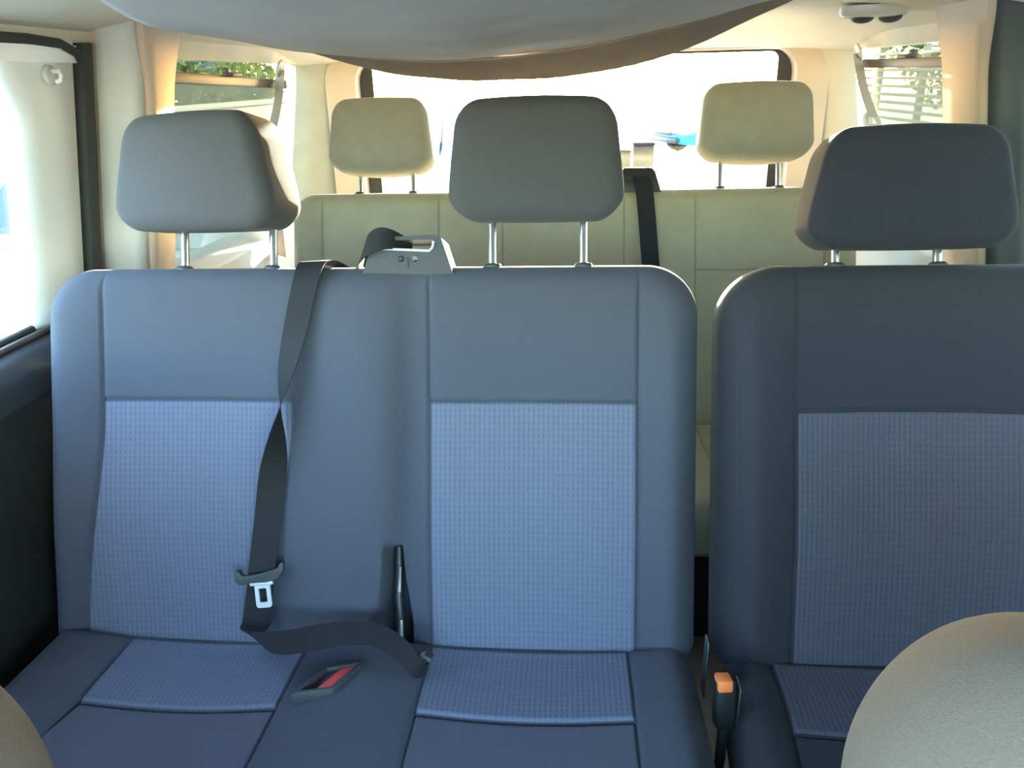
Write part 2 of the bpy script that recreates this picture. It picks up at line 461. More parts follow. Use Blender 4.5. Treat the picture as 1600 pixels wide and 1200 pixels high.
# rear wall (tailgate) with its window opening
YR = 2.74
mb = MB()
mb.box(-0.97, 0.97, YR, YR+0.05, -0.05, 0.85, 0.004)
mb.box(-0.97, 0.97, YR, YR+0.05, 1.345, 1.50, 0.004)
struct(mb.build('wall_rear', 'trim_beige'))
def rrect(x0, x1, z0, z1, r, n=6):
    pts = []
    for cx, cz, a0 in ((x1-r, z1-r, 0), (x0+r, z1-r, 90), (x0+r, z0+r, 180), (x1-r, z0+r, 270)):
        for k in range(n+1):
            a = math.radians(a0+90*k/n); pts.append((cx+r*math.cos(a), cz+r*math.sin(a)))
    return pts
def frame_ring(mb, outer, inner, y0, y1):
    """ring between two outlines with equal point counts in the XZ plane, with depth"""
    n = len(outer); base = len(mb.v)
    for pts, y in ((outer, y0), (inner, y0), (inner, y1), (outer, y1)):
        mb.v += [Vector((p[0], y, p[1])) for p in pts]
    for k in range(4):
        for i in range(n):
            a, b2 = base+k*n, base+((k+1) % 4)*n
            mb.f.append((a+i, a+(i+1) % n, b2+(i+1) % n, b2+i))
    return mb
WX0, WX1, WZ0, WZ1 = -0.665, 0.685, 0.87, 1.338
# tailgate trim: beige surround, then the black band printed on the glass edge
tg = frame_ring(MB(), rrect(-0.815, 0.835, 0.80, 1.375, 0.10), rrect(-0.712, 0.732, 0.835, 1.348, 0.075), YR-0.05, YR+0.03).build('trim_3', 'trim_beige')
struct(tg)
bb = frame_ring(MB(), rrect(-0.735, 0.755, 0.81, 1.37, 0.075), rrect(WX0, WX1, WZ0, WZ1, 0.022), YR+0.012, YR+0.028).build('trim_4', 'black_plastic'); struct(bb)
gl = MB().box(-0.74, 0.76, YR+0.030, YR+0.034, 0.80, 1.38).build('window_1', 'glass'); struct(gl)
# D pillars in the rear corners
for side, m_, tn in ((-1, 'trim_cloth', 'trim_5'), (1, 'trim_sand', 'trim_6')):
    rows = []
    for k in range(15):
        z = 0.70+0.72*k/14; xo = wall_x(z)
        fl = 0.03*sstep(1.22, 1.40, z)
        prof = [(xo+0.02, 2.67-fl), (xo-0.012, 2.672-fl), (xo-0.035, 2.68-fl), (xo-0.065-fl, 2.70), (xo-0.090-fl, 2.715), (xo-0.118-fl, 2.735), (xo-0.13-fl, 2.75), (xo+0.02, 2.75)]
        rows.append([(side*x, y, z) for x, y in prof])
    struct(MB().grid(rows, closed=True).build(tn, m_, angle=50))
# side windows: list of (side, y0, y1)
WIN = [(-1, 0.45, 1.265), (-1, 1.63, 2.69), (1, 0.85, 1.50), (1, 1.82, 2.69), (-1, -0.95, 0.27), (1, -0.95, -0.45)]  # right front opening shortened, right middle pane tinted, to dim that side
for i, (side, y0, y1) in enumerate(WIN):
    mb = MB(); 
    zb = ZS-0.035 if i < 4 else 0.68
    x0, x1 = wall_x(zb)+0.035, wall_x(ZT+0.02)+0.035
    mb.prism([(side*x0, y0-0.02, zb), (side*(x0+0.005), y0-0.02, zb), (side*(x1+0.005), y0-0.02, ZT+0.02), (side*x1, y0-0.02, ZT+0.02)], (0, y1-y0+0.04, 0))
    struct(mb.build('window_%d' % (i+2), 'glass_tint' if i in (1, 2, 3) else 'glass'))
# B pillars, the right one widened unseen to block light, and the forward end
for side, nm in ((-1, 'trim_7'), (1, 'trim_8')):
    mb = MB(); strip(mb, side, 0.27 if side < 0 else -0.45, 0.45 if side < 0 else 0.85, 0.69, ZT+0.01, 0.05, inset=0.01); struct(mb.build(nm, 'trim_grey'))
    mb = MB(); mb.tube([(side*0.94, -1.27, 0.72), (side*0.87, -0.60, 1.42)], 0.035, n=8); struct(mb.build('trim_9' if side < 0 else 'trim_10', 'trim_grey'))
struct(MB().box(-0.97, 0.97, -1.3, -1.24, -0.05, 0.72).box(-0.9, 0.9, -1.24, -0.85, 0.4, 0.68, 0.03).build('wall_front', 'door_panel'))
struct(MB().prism([(-0.95, -1.28, 0.72), (0.95, -1.28, 0.72), (0.86, -0.60, 1.43), (-0.86, -0.60, 1.43)], (0, 0.004, 0.004)).build('window_8', 'glass'))

# sliding door: painted window frame, rounded in towards the glass, and the dark sill ledge
def profile_column(pts_fn, z0, z1, n=20):
    rows = []
    for k in range(n+1):
        z = z0+(z1-z0)*k/n; rows.append(pts_fn(z))
    return MB().grid(rows, closed=True)
sd = thing('sliding_door', (-0.95, 0.85, 0), 'white painted sliding door with dark lower panel beside the bench', 'door')
def door_rear(z):
    x = wall_x(z); y = 1.255-0.05*sstep(1.22, 1.34, z)
    return [(-(x+0.035), y, z), (-(x+0.020), y+0.004, z), (-(x+0.008), y+0.018, z), (-(x+0.001), y+0.045, z), (-(x-0.004), y+0.08, z), (-(x-0.006), 1.395, z), (-(x+0.004), 1.404, z), (-(x+0.045), 1.405, z), (-(x+0.05), 1.38, z)]
profile_column(door_rear, ZS-0.02, 1.36, 40).build('door_frame', 'door_paint', sd, angle=50)
mb = MB(); strip(mb, -1, 0.45, 1.42, 1.322, 1.350, 0.010, inset=0.006, n=3); mb.build('top_frame', 'door_paint', sd)
mb = MB(); strip(mb, -1, 0.45, 0.48, ZS-0.02, 1.33, 0.04, inset=0.006); mb.build('front_frame', 'door_paint', sd)
# sill ledge with a raised bead and the panel beneath
mb = MB().prism([(-1.00, 0.46, 0.872), (-0.955, 0.46, 0.872), (-0.925, 0.46, 0.860), (-0.905, 0.46, 0.835), (-0.900, 0.46, 0.79), (-1.0, 0.46, 0.79)], (0, 0.93, 0), 0.006)
mb.build('sill_ledge', 'grey_plastic', sd)
MB().tube([(-0.948, 0.47, 0.874), (-0.948, 1.37, 0.874)], 0.006, n=8).build('sill_bead', 'rod', sd)
MB().tube([(-0.968, 0.47, 0.878), (-0.968, 1.25, 0.878)], 0.007, n=8).build('glass_seal', 'rubber', sd)
mb = MB().prism([(-0.965, 0.46, 0.12), (-0.925, 0.46, 0.14), (-0.915, 0.46, 0.55), (-0.905, 0.46, 0.80), (-0.965, 0.46, 0.80)], (0, 0.94, 0), 0.008)
mb.build('lower_panel', 'door_panel', sd)
MB().box(-0.935, -0.885, 1.285, 1.37, 0.845, 0.905, 0.010).build('lock_housing', 'grey_plastic', sd)
# small hook bracket in the top corner of the door window
hk = thing('window_hook', (-0.875, 1.32, 1.30), 'small round cream bracket in the top corner of the sliding door window', 'bracket')
MB().lathe((-0.874, 1.325, 1.302), (1, -0.2, 0), [(0.0, 0.0), (0.015, 0.0), (0.016, 0.004), (0.012, 0.008), (0.0, 0.009)], 20).build('base_plate', 'trim_grey', hk)
MB().tube([(-0.866, 1.325, 1.308), (-0.852, 1.322, 1.308), (-0.848, 1.32, 1.300), (-0.851, 1.318, 1.293), (-0.858, 1.318, 1.291)], 0.004, n=8).build('hook', 'lens', hk)
# door seal
seal = MB()
rows = []
for k in range(30):
    z = 0.80+0.555*k/29; x = wall_x(z)
    rows.append([(-(x+0.02), 1.408, z), (-(x-0.016), 1.408, z), (-(x-0.022), 1.418, z), (-(x-0.019), 1.436, z), (-(x-0.006), 1.450, z), (-(x+0.02), 1.458, z)])
seal.grid(rows, closed=True)
sl = seal.build('trim_11', 'rubber', angle=50); struct(sl)
mb = MB(); mb.tube([(-0.864, 0.45, 1.354), (-0.864, 1.28, 1.356), (-0.864, 1.36, 1.352), (-0.866, 1.405, 1.338), (-0.868, 1.425, 1.31)], 0.008, n=8); struct(mb.build('trim_12', 'rubber'))
# C pillars: deep moulded covers
def c_pillar(side, y0, y1, name, m_, cover):
    def fn(z):
        x = wall_x(z); f = 0.05*sstep(1.26, 1.40, z)+0.0*z
        d = 0.088
        return [(side*(x+0.03), y0, z), (side*(x-0.012), y0, z), (side*(x-0.030), y0+0.020-f*0.2, z), (side*(x-0.055), y0+0.036-f*0.4, z), (side*(x-d+0.012), y0+0.048-f*0.6, z), (side*(x-d), y0+0.058-f*0.6, z),
                (side*(x-d-0.002), y0+0.07, z), (side*(x-d-0.004), y1-0.035+f*0.5, z), (side*(x-d+0.012), y1-0.012+f*0.8, z), (side*(x-0.03), y1+f, z), (side*(x+0.03), y1+f, z)]
    pil = struct(profile_column(fn, 0.75, 1.405, 30).build(name, m_, angle=45))
    rows = []
    for k in range(31):
        z = 0.76+0.64*k/30; q = fn(z)[1:5]
        rows.append([(p[0]-side*0.0025, p[1]-0.003, p[2]) for p in q])
    MB().grid(rows).build('front_cover', cover, pil, recalc=False, solid=0.002, angle=60)
    return pil
c_pillar(-1, 1.456, 1.63, 'trim_13', 'trim_beige', 'trim_grey')
c_pillar(1, 1.60, 1.845, 'trim_14', 'trim_beige', 'trim_dark')
# lower ledges beside the rear windows
for side, nm in ((-1, 'trim_15'), (1, 'trim_16')):
    mb = MB(); mb.prism([(side*1.0, 1.60, 0.872), (side*0.93, 1.60, 0.872), (side*0.90, 1.60, 0.845), (side*0.89, 1.60, 0.60), (side*1.0, 1.60, 0.60)], (0, 1.13, 0), 0.006)
    struct(mb.build(nm, 'trim_grey'))

# ------------------------------------------------------------------ sun shades in the rear side windows
def shade(side, y0, y1, za, zb, label):
    x = lambda z: side*(wall_x(z)-0.012)
    t = thing('sun_blind', (x(za), (y0+y1)/2, ZS), label, 'sun shade', 'rear side window shades')
    rows = []
    for i in range(13):
        u = i/12; row = []
        for j in range(25):
            w = j/24; y = y0+(y1-y0)*w; zt = za+(zb-za)*w-0.006
            z = zt+(0.76-zt)*u
            row.append((side*(wall_x(z)-0.012+0.004*math.sin(9*w+2*u)*u), y, z))
        rows.append(row)
    MB().grid(rows).build('netting', 'net', t, recalc=False)
    MB().prism([(x(za), y0, za-0.012), (x(za)-side*0.012, y0, za-0.012), (x(za)-side*0.012, y0, za+0.012), (x(za), y0, za+0.012)], (0, y1-y0, zb-za), 0.003).build('top_rail', 'rod', t)
    ym = y0+(y1-y0)*0.52; zm = za+(zb-za)*0.52
    MB().box(min(x(za), x(za)-side*0.03), max(x(za), x(za)-side*0.03), ym-0.03, ym+0.03, zm+0.010, zm+0.020, 0.004).box(x(za)-0.008, x(za)+0.008, ym-0.012, ym+0.012, zm+0.014, zm+0.032, 0.003).build('pull_tab', 'rod', t)
    return t
shade(-1, 1.60, 2.44, 1.302, 1.276, 'pale net sun shade on a brown rail behind the left headrest')
shade(1, 1.80, 2.50, 1.288, 1.292, 'pale net sun shade on a brown rail behind the single seat')

# ------------------------------------------------------------------ hanging cloth under the roof
def interp(tab, x):
    if x <= tab[0][0]: return tab[0][1]
    n = len(tab)
    for i in range(n-1):
        if x <= tab[i+1][0]:
            x0, y0 = tab[i]; x1, y1 = tab[i+1]; h = x1-x0; t = (x-x0)/h
            m0 = (y1-tab[i-1][1])/(x1-tab[i-1][0]) if i > 0 else (y1-y0)/h
            m1 = (tab[i+2][1]-y0)/(tab[i+2][0]-x0) if i+2 < n else (y1-y0)/h
            return (2*t**3-3*t*t+1)*y0+(t**3-2*t*t+t)*h*m0+(-2*t**3+3*t*t)*y1+(t**3-t*t)*h*m1
    return tab[-1][1]
FOLD = [(-0.84, 1.418), (-0.77, 1.408), (-0.70, 1.389), (-0.62, 1.364), (-0.545, 1.344), (-0.45, 1.330), (-0.361, 1.320), (-0.235, 1.3135), (-0.11, 1.318), (0.014, 1.330), (0.13, 1.349), (0.254, 1.373), (0.357, 1.398), (0.47, 1.418)]
HEM = [(-0.84, 1.417), (-0.77, 1.407), (-0.70, 1.387), (-0.62, 1.361), (-0.514, 1.331), (-0.44, 1.309), (-0.364, 1.293), (-0.28, 1.282), (-0.211, 1.277), (-0.12, 1.2755), (-0.048, 1.277), (0.03, 1.282), (0.089, 1.290), (0.198, 1.311), (0.31, 1.351), (0.427, 1.398), (0.47, 1.415)]
cl = thing('hanging_cloth', (-0.2, 1.5, 1.42), 'grey cloth sagging from the roof lining above the seats', 'cloth')
rows = []; YF = 1.58
for i in range(41):
    t = i/40; y = 0.30+(YF-0.30)*t
    row = []
    for j in range(71):
        xl = -0.50-0.27*t*t
        x = xl+(0.47-xl)*j/70
        drop = CEIL-0.004-interp(FOLD, x)
        z = ceil_z(x, y)-0.004-drop*(sstep(-0.1, 1.05, t)**1.3)*sstep(-0.02, 0.22, j/70.0+0.5*t*t)
        z += 0.0028*math.sin(x*26+4*t)*sstep(0.3, 0.8, t)*(1-sstep(0.85, 1.0, t))
        z += 0.0022*math.sin(60*t+3*math.sin(5*x))*math.exp(-((x+0.12)/0.16)**2)*sstep(0.5, 0.7, t)
        row.append((x, y, z))
    rows.append(row)
MB().grid(rows).build('sheet', 'cloth', cl, recalc=False, solid=0.002, angle=80)
rows = []
for i in range(15):
    t = i/14; row = []
    for j in range(71):
        x = -0.77+1.24*j/70
        a, b_ = interp(FOLD, x)-0.001, interp(HEM, x)
        # behind the fold the cloth hangs a little further down, curling back under
        y = YF+0.002+0.10*t+0.012*math.sin(math.pi*t)
        k = 1.02-0.0
        b2 = 1.28+(b_-1.28)*(1.68/1.6)
        z = a+(b2-a)*t+0.0008*math.sin(x*40)*t+0.0004*math.sin(x*173)*t
        row.append((x, y, z))
    rows.append(row)
MB().grid(rows).build('hem', 'cloth_hem', cl, recalc=False, solid=0.002, angle=80)

# ------------------------------------------------------------------ ceiling lamp
lx, ly = 0.685, 1.95; lz = ceil_z(lx, ly)
lamp = thing('ceiling_lamp', (lx, ly, lz), 'grey oval reading lamp unit on the ceiling near the tailgate', 'ceiling lamp')
mb = MB(); rows = []
for r_, h in ((0.0, -0.013), (0.5, -0.013), (0.8, -0.012), (0.93, -0.008), (1.0, 0.0), (1.0, 0.012)):
    rows.append([(lx+0.075*r_*math.cos(a), ly+0.048*r_*math.sin(a), lz+h-0.012) for a in [2*math.pi*k/32 for k in range(32)]])
mb.grid(rows, closed=True); mb.build('bezel', 'lens', lamp)
for dx in (-0.025, 0.036):
    MB().lathe((lx+dx, ly-0.005, lz-0.020), (0, 0, -1), [(0.026, -0.004), (0.026, 0.003), (0.023, 0.009), (0.015, 0.014), (0.006, 0.016), (0.0, 0.0165)], 24).build('lens_dome', 'grey_plastic', lamp)

# ------------------------------------------------------------------ seats
BK = Vector((0, 0.331, 0.944)).normalized()           # up along a seat back
BN = Vector((0, -BK.z, BK.y))                          # out of its face
XA = Vector((1, 0, 0))
P0 = Vector((0, 1.0, 0.43))
def headrest(parent, cx, s0, s1, P, posts, s_top, m_='fabric_head', wt=0.205, wb=0.268, T=0.115, tilt=0.10, cover=False, rough_seed=0, turn=0.0):
    """padded headrest on two chrome posts; s along the seat back"""
    up = (BK+BN*tilt).normalized(); nn = Vector((0, -up.z, up.y))
    ha = (XA*math.cos(turn)-nn*math.sin(turn)).normalized(); nn = (nn*math.cos(turn)+XA*math.sin(turn)).normalized()
    O = P+BK*s0+XA*cx+BN*0.012
    h = s1-s0
    def warp(u, v):
        t = v/h
        k = (wb+(wt-wb)*sstep(0.05, 1.0, t)**1.15)/wb
        k *= 1-0.05*(1-sstep(0, 0.22, t))
        vv = v+0.008*math.cos(u/wb*math.pi)*(t-0.25)
        if cover:
            vv -= 0.012*math.cos(u/wb*math.pi)*(1-t)
        return u*k, vv
    def rel(u, v):
        t = v/h
        r = 0.010*math.cos(u/wb*math.pi)*math.sin(math.pi*min(1, max(0, t)))
        if cover: r += 0.0022*math.sin(u*55+rough_seed)*math.sin(v*38+u*20)
        return r
    pd = Pad(O, ha, up, nn, -wb/2, wb/2, 0, h, T, (0.045, 0.045, 0.040, 0.040), 0.026 if not cover else 0.040, rel, step=0.010, warp=warp, Rb=0.035)
    hr = pd.build('headrest', m_, parent)
    for px in posts:
        b0 = P+BK*(s_top-0.03)+XA*px-BN*0.045
        b1 = P+BK*(s0+0.05)+XA*px-BN*0.045
        MB().tube([b0, b1], 0.0068, n=16).build('post', 'chrome', hr)
        c = P+BK*(s_top+0.002)+XA*px-BN*0.045
        MB().lathe(c, BK, [(0.0, -0.012), (0.015, -0.012), (0.016, -0.002), (0.013, 0.002), (0.0072, 0.003)], 20).build('collar', 'grey_plastic', hr)
    return hr

# ---- double bench of the middle row
bench = thing('double_bench_seat', (-0.34, 0.8, 0.0), 'two-place grey-blue fabric bench seat of the middle row', 'car seat')
SEAM_S = 0.385
def seamL(v): return -0.780-0.040*sstep(0.36, -0.05, v) if v < 0.36 else -0.780
def seamL2(v): return -0.452-0.055*sstep(0.36, -0.05, v) if v < 0.36 else -0.452
def rel_bench(u, v):
    r = 0.0
    tf = 1-0.65*sstep(0.42, 0.60, v)
    a, c = seamL(v), seamL2(v)
    r += bump(u, -0.93, a, 0.024)*tf
    r += bump(u, c, -0.226, 0.026)*tf
    r += bump(u, 0.113, 0.255, 0.024)*tf
    if a < u < c: r -= 0.010*math.sin(math.pi*(u-a)/(c-a))*tf
    if -0.226 < u < 0.113: r -= 0.010*math.sin(math.pi*(u+0.226)/0.339)*tf
    # lumbar swell and tuck at the foot
    r += 0.012*math.exp(-((v-0.18)/0.14)**2)
    r += groove(u, a)+groove(u, -0.226)+groove(u, 0.113)
    if v < SEAM_S+0.01: r += groove(u, c)
    if a < u < c or -0.226 < u < 0.113: r += groove(v, SEAM_S-0.0)
    # upright valley between the two places
    r -= 0.018*math.exp(-((u+0.252)/0.030)**2)*(0.35+0.65*sstep(0.62, 0.25, v))
    # slot for the belt anchor at the foot
    if -0.33 < u < -0.22 and v < 0.17:
        w = 0.012+0.010*sstep(0.14, -0.02, v)
        r -= 0.075*sstep(0.155, 0.125, v)*(1-sstep(w*0.7, w*1.35, abs(u+0.283)))
    return r
PBENCH = P0
bp = Pad(P0, XA, BK, BN, -0.892, 0.212, -0.055, 0.607, 0.115, (0.085, 0.085, 0.04, 0.04), 0.045, rel_bench, step=0.010,
         useams=(-0.78, -0.79, -0.80, -0.452, -0.226, 0.113, -0.283, -0.297, -0.268), vseams=(SEAM_S, 0.14), Rb=0.03,
         warp=lambda u, v: (u, v))
back = bp.build('backrest', 'fabric', bench)
bp.patch('insert_panel', 'fabric_rib', back, lambda v: seamL(v)+0.0022, lambda v: seamL2(v)-0.0022, -0.03, SEAM_S-0.0022)
bp.patch('insert_panel', 'fabric_rib', back, -0.2238, 0.1108, -0.03, SEAM_S-0.0022)
bp.seamline('seam', 'seam', back, [(seamL(v/20), v/20) for v in range(0, 12)], n=4)
bp.seamline('seam', 'seam', back, [(-0.226, -0.02), (-0.226, 0.58)])
bp.seamline('seam', 'seam', back, [(0.113, -0.02), (0.113, 0.58)])
bp.seamline('seam', 'seam', back, [(-0.778, SEAM_S), (-0.454, SEAM_S)])
bp.seamline('seam', 'seam', back, [(-0.224, SEAM_S), (0.111, SEAM_S)])
headrest(bench, -0.622, 0.666, 0.850, P0, (-0.656, -0.500), 0.607, wb=0.306, wt=0.250, T=0.125, turn=math.radians(-11))
headrest(bench, -0.052, 0.676, 0.862, P0, (-0.125, 0.026), 0.607, wb=0.284, wt=0.256)
# belt anchor in the slot
an = MB().tube([P0+XA*-0.283+BK*0.135-BN*0.030, P0+XA*-0.281+BK*0.06-BN*0.014, P0+XA*-0.274+BK*-0.04-BN*0.006], 0.0085, n=10).build('recliner_lever', 'black_plastic', bench)
MB().tube([P0+XA*-0.279+BK*0.105-BN*0.014, P0+XA*-0.2775+BK*0.065-BN*0.004], 0.0035, n=8).build('pin', 'steel', an)
MB().tube([P0+XA*-0.2745+BK*0.02+BN*0.000, P0+XA*-0.273+BK*-0.015+BN*0.003], 0.0040, n=8).build('pin', 'steel', an)
# cushion
CB = Vector((0, -0.995, 0.075)).normalized(); CN = Vector((0, -CB.z*-1*-1, 0)); CN = XA.cross(-CB) if False else Vector((0, 0.075, 0.995)).normalized()
C0 = Vector((0, 0.985, 0.413))
def cseam(u_out, u_in, v): return u_in+(u_out-u_in)*sstep(0.14, 0.40, v)
def rel_cush(u, v):
    r = 0.0
    xl = -0.735-0.03*sstep(0.14, 0.30, v)
    r += bump(u, -0.93, xl, 0.020)+bump(u, -0.428, -0.222, 0.020)+bump(u, 0.100, 0.25, 0.020)
    for a, c in ((xl, -0.428), (-0.222, 0.100)):
        if a < u < c:
            r -= 0.010*math.sin(math.pi*(u-a)/(c-a))
            r += groove(v, 0.150, 0.005, 0.004)
            if v > 0.150: r -= 0.004
    r += groove(u, -0.222)+groove(u, 0.100)+groove(u, xl)+groove(u, -0.428)
    return r
cp = Pad(C0, XA, CB, CN, -0.885, 0.205, -0.03, 0.47, 0.13, (0.06, 0.06, 0.03, 0.03), 0.04, rel_cush, step=0.012, useams=(-0.735, -0.75, -0.765, -0.428, -0.222, 0.100), vseams=(0.150,), Rb=0.03)
cush = cp.build('seat_cushion', 'fabric', bench)
cp.patch('rear_strip', 'fabric_rib', cush, -0.7328, -0.430, 0.0, 0.148)
cp.patch('rear_strip', 'fabric_rib', cush, -0.220, 0.098, 0.0, 0.148)
cp.patch('front_panel', 'fabric_mid', cush, lambda v: -0.7328-0.03*sstep(0.14, 0.30, v), -0.430, 0.152, 0.44)
cp.patch('front_panel', 'fabric_mid', cush, -0.220, 0.098, 0.152, 0.44)
for x in (-0.428, -0.222, 0.100): cp.seamline('seam', 'seam', cush, [(x, 0.0), (x, 0.43)])
cp.seamline('seam', 'seam', cush, [(-0.733, 0.15), (-0.43, 0.15)]); cp.seamline('seam', 'seam', cush, [(-0.22, 0.15), (0.098, 0.15)])
cp.seamline('seam', 'seam', cush, [(-0.735-0.03*sstep(0.14, 0.30, v/20), v/20) for v in range(0, 9)], n=4)
# black base frame under the bench
MB().box(-0.84, 0.16, 0.58, 1.02, 0.10, 0.30, 0.02).build('base_frame', 'black_plastic', bench)
for x in (-0.78, 0.10):
    for y in (0.64, 0.97): MB().box(x-0.03, x+0.03, y-0.03, y+0.03, 0.0, 0.12, 0.008).build('foot', 'black_plastic', bench)
MB().box(0.2135, 0.2165, 0.935, 0.960, 0.37, 0.475, 0.001).build('hinge_plate', 'steel', bench)
# belt buckle sunk into the cushion
bc = Vector((-0.357, 0.872, 0.4395)); bu = Vector((0, -0.93, 0.12)).normalized(); bn_ = Vector((0, 0.12, 0.93)).normalized()
sk = thing('x', (0, 0, 0), None, None); bpy.data.objects.remove(sk)
def slab(mb, c, a, b_, n_, ha, hb, hn, bev): return mb.obox(c, a, b_, n_, ha, hb, hn, bev)
ba = Vector((0.97, 0.22, 0.0)).normalized(); bb_ = Vector((-0.42, -0.90, 0.10)).normalized()
bez = MB()
for sgn in (-1, 1):
    bez.obox(bc+ba*0.0265*sgn, ba, bb_, bn_, 0.005, 0.036, 0.010, 0.004)
    bez.obox(bc+bb_*0.033*sgn, ba, bb_, bn_, 0.031, 0.005, 0.010, 0.004)
sk = bez.build('buckle_socket', 'grey_plastic', bench)
MB().obox(bc-bn_*0.006, ba, bb_, bn_, 0.024, 0.031, 0.003, 0.001).build('recess', 'black_plastic', sk)
MB().obox(bc+ba*0.011+bn_*0.002, ba, bb_, bn_, 0.011, 0.028, 0.006, 0.003).build('release_button', 'red', sk)
# belt guide housing on top of the backrest
GC = P0+BK*0.600-BN*0.05
def G(x, s, d): return P0+XA*x+BK*s+BN*d
mb = MB()
gd = thing('y', (0, 0, 0), None, None); bpy.data.objects.remove(gd)
poly_out = [(-0.338, 0.590), (-0.322, 0.640), (-0.316, 0.652), (-0.216, 0.656), (-0.206, 0.650), (-0.186, 0.590)]
slot = [(-0.305, 0.634), (-0.305, 0.645), (-0.224, 0.647), (-0.220, 0.640), (-0.224, 0.632), (-0.300, 0.628)]
# plate with a slot: front face ring
def ring_prism(mb, outer, inner, d0, d1):
    n = len(outer); base = len(mb.v)
    for pts, d in ((outer, d0), (inner, d0), (inner, d1), (outer, d1)):
        mb.v += [G(p[0], p[1], d) for p in pts]
    for k in range(4):
        for i in range(n):
            a, b2 = base+k*n, base+((k+1) % 4)*n
            mb.f.append((a+i, a+(i+1) % n, b2+(i+1) % n, b2+i))
inner = [(-0.308, 0.633), (-0.306, 0.645), (-0.303, 0.647), (-0.223, 0.648), (-0.219, 0.644), (-0.222, 0.629)]
ring_prism(mb, poly_out, inner, -0.012, -0.085)
guide = mb.build('belt_guide', 'grey_plastic', bench, angle=25)
ring2 = MB(); lip = [(-0.306, 0.6290), (-0.304, 0.6325), (-0.226, 0.6315), (-0.223, 0.6275)]
ring2.tube([G(-0.306, 0.6335, -0.010), G(-0.226, 0.6295, -0.010), G(-0.2205, 0.634, -0.010), G(-0.2185, 0.645, -0.010)], 0.0022, n=8).build('slot_lip', 'lens', guide)
for x, m_ in ((-0.273, 'black_plastic'), (-0.2505, 'chrome')):
    MB().lathe(G(x, 0.617, -0.013), BN, [(0.0, 0.0028), (0.0035, 0.003), (0.0052, 0.0015), (0.0055, -0.002)], 14).build('screw', m_, guide)
MB().obox(G(-0.2615, 0.610, -0.0115), XA, BK, BN, 0.0008, 0.010, 0.0008).build('joint', 'black_plastic', guide)

# ---- the seat belt lying over the bench
belt = thing('seat_belt', tuple(P0+XA*-0.45), 'black lap and shoulder belt hanging loose across the double bench', 'seat belt')
def BP(x, s, d, w=(1, 0, 0), ww=0.046):
    p = P0+XA*x+BK*s+BN*d; wv = XA*w[0]+BK*w[1]+BN*w[2]
    return (p.x, p.y, p.z, wv.x, wv.y, wv.z, ww)
path = [BP(-0.262, 0.641, -0.050, (0.05, 1, 0.1), 0.020), BP(-0.288, 0.648, -0.006, (0.10, 0.98, -0.1), 0.032), BP(-0.314, 0.645, 0.000, (0.25, 0.95, -0.1), 0.044), BP(-0.337, 0.632, -0.016, (0.35, 0.93, 0.1), 0.050), BP(-0.347, 0.618, -0.055, (0.3, 0.9, 0.3), 0.046), BP(-0.366, 0.608, -0.090, (0.6, 0.3, -0.6), 0.046), BP(-0.392, 0.611, -0.085, (0.8, -0.1, -0.5)),
        BP(-0.415, 0.617, -0.050, (0.95, 0.1, -0.25)), BP(-0.422, 0.612, -0.014, (1, 0.05, -0.10)), BP(-0.425, 0.580, 0.012, (1, 0.16, 0.05)), BP(-0.438, 0.510, 0.020, (0.98, 0.20, 0.12)),
        BP(-0.452, 0.440, 0.026, (0.85, 0.25, 0.45)), BP(-0.464, 0.370, 0.030, (0.30, 0.15, 0.95)), BP(-0.470, 0.325, 0.030, (-0.25, 0.05, 0.97)), BP(-0.478, 0.270, 0.027, (-0.75, -0.1, 0.62)),
        BP(-0.486, 0.210, 0.024, (-0.95, -0.12, 0.25)), BP(-0.494, 0.150, 0.026, (-1, -0.12, 0.05)), BP(-0.499, 0.105, 0.030, (-1, -0.1, 0.0))]
path2 = [BP(-0.499, 0.108, 0.026, (-1, -0.1, 0.0)), BP(-0.507, 0.060, 0.022, (-1, -0.05, 0)), BP(-0.510, 0.020, 0.026, (-1, 0.0, 0.05), 0.048)]
web = ribbon(path, 0.046).build('shoulder_strap', 'webbing', belt, angle=60)
def WP(x, y, z, w, ww=0.046): return (x, y, z, w[0], w[1], w[2], ww)
e = path2[-1]
path3 = path2+[WP(-0.505, 0.955, 0.462, (-0.96, 0.25, -0.1), 0.050), WP(-0.478, 0.915, 0.477, (-0.70, 0.70, 0.0), 0.052), WP(-0.432, 0.905, 0.484, (-0.32, 0.93, 0.10), 0.050),
               WP(-0.382, 0.915, 0.487, (-0.12, 0.96, 0.25), 0.046), WP(-0.335, 0.925, 0.489, (0.05, 0.96, 0.28), 0.043), WP(-0.292, 0.926, 0.484, (0.28, 0.92, 0.25), 0.038), WP(-0.255, 0.915, 0.468, (0.5, 0.8, 0.3), 0.032), WP(-0.232, 0.905, 0.445, (0.55, 0.6, 0.5), 0.026), WP(-0.222, 0.915, 0.42, (0.5, 0.5, 0.6), 0.024)]
ribbon(path3, 0.046).build('lap_strap', 'webbing', belt, angle=60)
MB().tube([(-0.226, 0.922, 0.447), (-0.218, 0.922, 0.452), (-0.210, 0.92, 0.446)], 0.008, n=8).build('anchor_end', 'black_plastic', belt)
